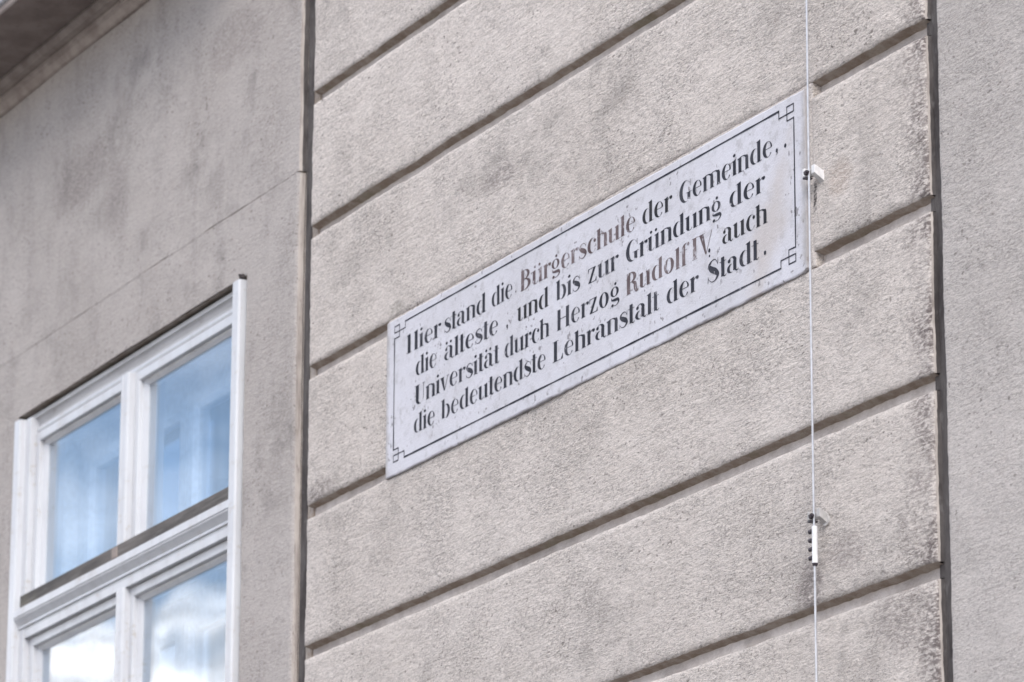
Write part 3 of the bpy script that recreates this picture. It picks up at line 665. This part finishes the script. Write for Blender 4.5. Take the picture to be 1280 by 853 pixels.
def dotmesh(x, z, rad, mat=None, tail=False):
    g_ = G().ball(0, 0, 1, 1.0)
    if tail: g_.path([(.5, -.2), (.4, -1.2), (-.4, -2.2)], [.9, .7, .1])
    make_mesh('punctuation_mark', g_.p, mat or M['ink'], lambda q: (x+q[0]*rad, Z(z)+q[1]*rad))
for a in ((-7.7467, 2.5833, .0022), (-6.6554, 2.5804, .0042), (-6.9419, 2.454, .0042), (-6.9412, 2.4429, .0025), (-6.7341, 2.3933, .0043)): dotmesh(*a)
dotmesh(-6.6864, 2.5800, .0040, tail=True); dotmesh(-7.7857, 2.5185, .0038, tail=True)
# ---- border line with an interlaced square at each corner
xl, xr, zt, zb = -8.3245, -6.6235, 2.6535, 2.3475
def segs(pts, t=.0024):
    g_ = G()
    for a, b in zip(pts[:-1], pts[1:]):
        d = Vector((b[0]-a[0], b[1]-a[1])).normalized()*t/2; n_ = max(1, int((Vector(b)-Vector(a)).length/.03)); A = []; B = []
        a2 = (a[0]-d.x, a[1]-d.y); b2 = (b[0]+d.x, b[1]+d.y)
        for i in range(n_+1):
            f_ = i/n_; p = (a2[0]*(1-f_)+b2[0]*f_, a2[1]*(1-f_)+b2[1]*f_); h = t/2*rr.uniform(.75, 1.35) if n_ > 2 else t/2
            A.append((p[0]-d.y/(t/2)*h, p[1]+d.x/(t/2)*h)); B.append((p[0]+d.y/(t/2)*h, p[1]-d.x/(t/2)*h))
        g_.q(A, B)
    return g_.p
polys = []
k1, k2, hz = .0265, .0535, .0145
for sx, sz in ((1, 1), (-1, 1), (1, -1), (-1, -1)):
    X_ = lambda d: (xl+d) if sx == 1 else (xr-d)
    Z_ = lambda d: (zt-d) if sz == 1 else (zb+d)
    polys += segs([(X_(k2), Z_(0)), (X_(k2), Z_(hz)), (X_(0), Z_(hz)), (X_(0), Z_(0)), (X_(k1-.002), Z_(0)), (X_(k1-.002), Z_(.0275)), (X_(0), Z_(.0275))], .0027)
for zz in (zt, zb): polys += segs([(xl+k2, zz), (xr-k2, zz)], .0034)
for xx in (xl, xr): polys += segs([(xx, zt-.0275), (xx, zb+.0275)], .0038)
make_mesh('border_line', polys, M['ink'], lambda q: (q[0], Z(q[1])))

# ---------------------------------------------------------------- steel wire, its two clamps and the screw sleeve
WXc, WY = -6.5445, -.022
m_ = MB(); n = 60
zz = np.linspace(Z(-1.3), Z(5.0), n)
for i in range(n-1):
    xa = WXc+.0035*math.sin(zz[i]*1.3+.4); xb = WXc+.0035*math.sin(zz[i+1]*1.3+.4)
    m_.cyl((xa, WY, zz[i]), (xb, WY, zz[i+1]), .0022, 10)
wire = m_.build('steel_wire', M['steel']); wire['label'] = 'thin taut steel wire running straight down past the right end of the plaque'; wire['category'] = 'wire'
def wx(z): return WXc+.0035*math.sin(z*1.3+.4)
def clamp(z, label, old):
    e = empty('wire_clamp', (wx(z), 0, z)); tag(e, label, 'clamp', 'clamps holding the steel wire off the wall')
    x = wx(z); mat = M['clip_old'] if old else M['clip']
    m_ = MB()    # stand-off foot, falling towards the wall
    o0, o1 = (x+.004, x+.016); 
    m_.hull([(o0, -.020, z-.004), (o1, -.020, z-.004), (o1, .003, z-.019), (o0-.004, .003, z-.019),
             (o0, -.020, z+.012), (o1, -.020, z+.012), (o1, .003, z+.001), (o0-.004, .003, z+.001)])
    m_.build('foot', mat, e, .0012)
    m_ = MB(); m_.box(x-.0125, x-.0055, -.029, -.013, z-.008, z+.008, .001); m_.build('jaw', mat, e)
    m_ = MB(); m_.box(x-.0055, x+.0045, -.0175, -.011, z-.007, z+.007, .001); m_.build('bridge', M['clip_old'], e)
    m_ = MB(); m_.cyl((x-.0058, -.026, z-.001), (x+.001, -.026, z-.001), .0050, 6); m_.cyl((x-.006, -.0265, z-.001), (x+.005, -.0265, z-.001), .0024, 10); m_.build('bolt', M['bolt'], e)
    m_ = MB()
    if old: m_.cyl((x+.010, -.005, z-.009), (x+.010, .006, z-.009), .0105, 20); m_.build('washer', M['clip_old'], e, .0008)
    m_ = MB(); m_.box(x-.0130, x-.0020, -.0285, -.0125, z-.0115, z-.0085, .0006); m_.build('clip_base', M['bolt'], e)
    return e
clamp(Z(2.4945), 'small white wire clamp touching the right edge of the plaque', False)
clamp(Z(1.8485), 'small greyed wire clamp low on the wall, directly above the metal sleeve', True)
zs0, zs1 = Z(1.7605), Z(1.8285); x = wx(zs0)
sl = empty('wire_sleeve', (x, WY, zs0)); tag(sl, 'short white metal sleeve with four dark set screws on the wire below the lower clamp', 'sleeve')
m_ = MB(); m_.cyl((x+.0015, WY, zs0), (x+.0015, WY, zs1), .0052, 20); m_.build('tube', M['tube'], sl, .0008)
m_ = MB(); m_.cyl((x+.001, WY, zs0-.0045), (x+.001, WY, zs0-.0002), .0042, 14, .0056); m_.build('end_cap', M['bolt'], sl)
for k in range(4):
    z_ = zs1-.0085-.0162*k
    m_ = MB(); m_.cyl((x-.0115, WY-.003, z_), (x-.003, WY-.002, z_), .0043, 12); m_.build('set_screw', M['bolt'], sl, .0006)
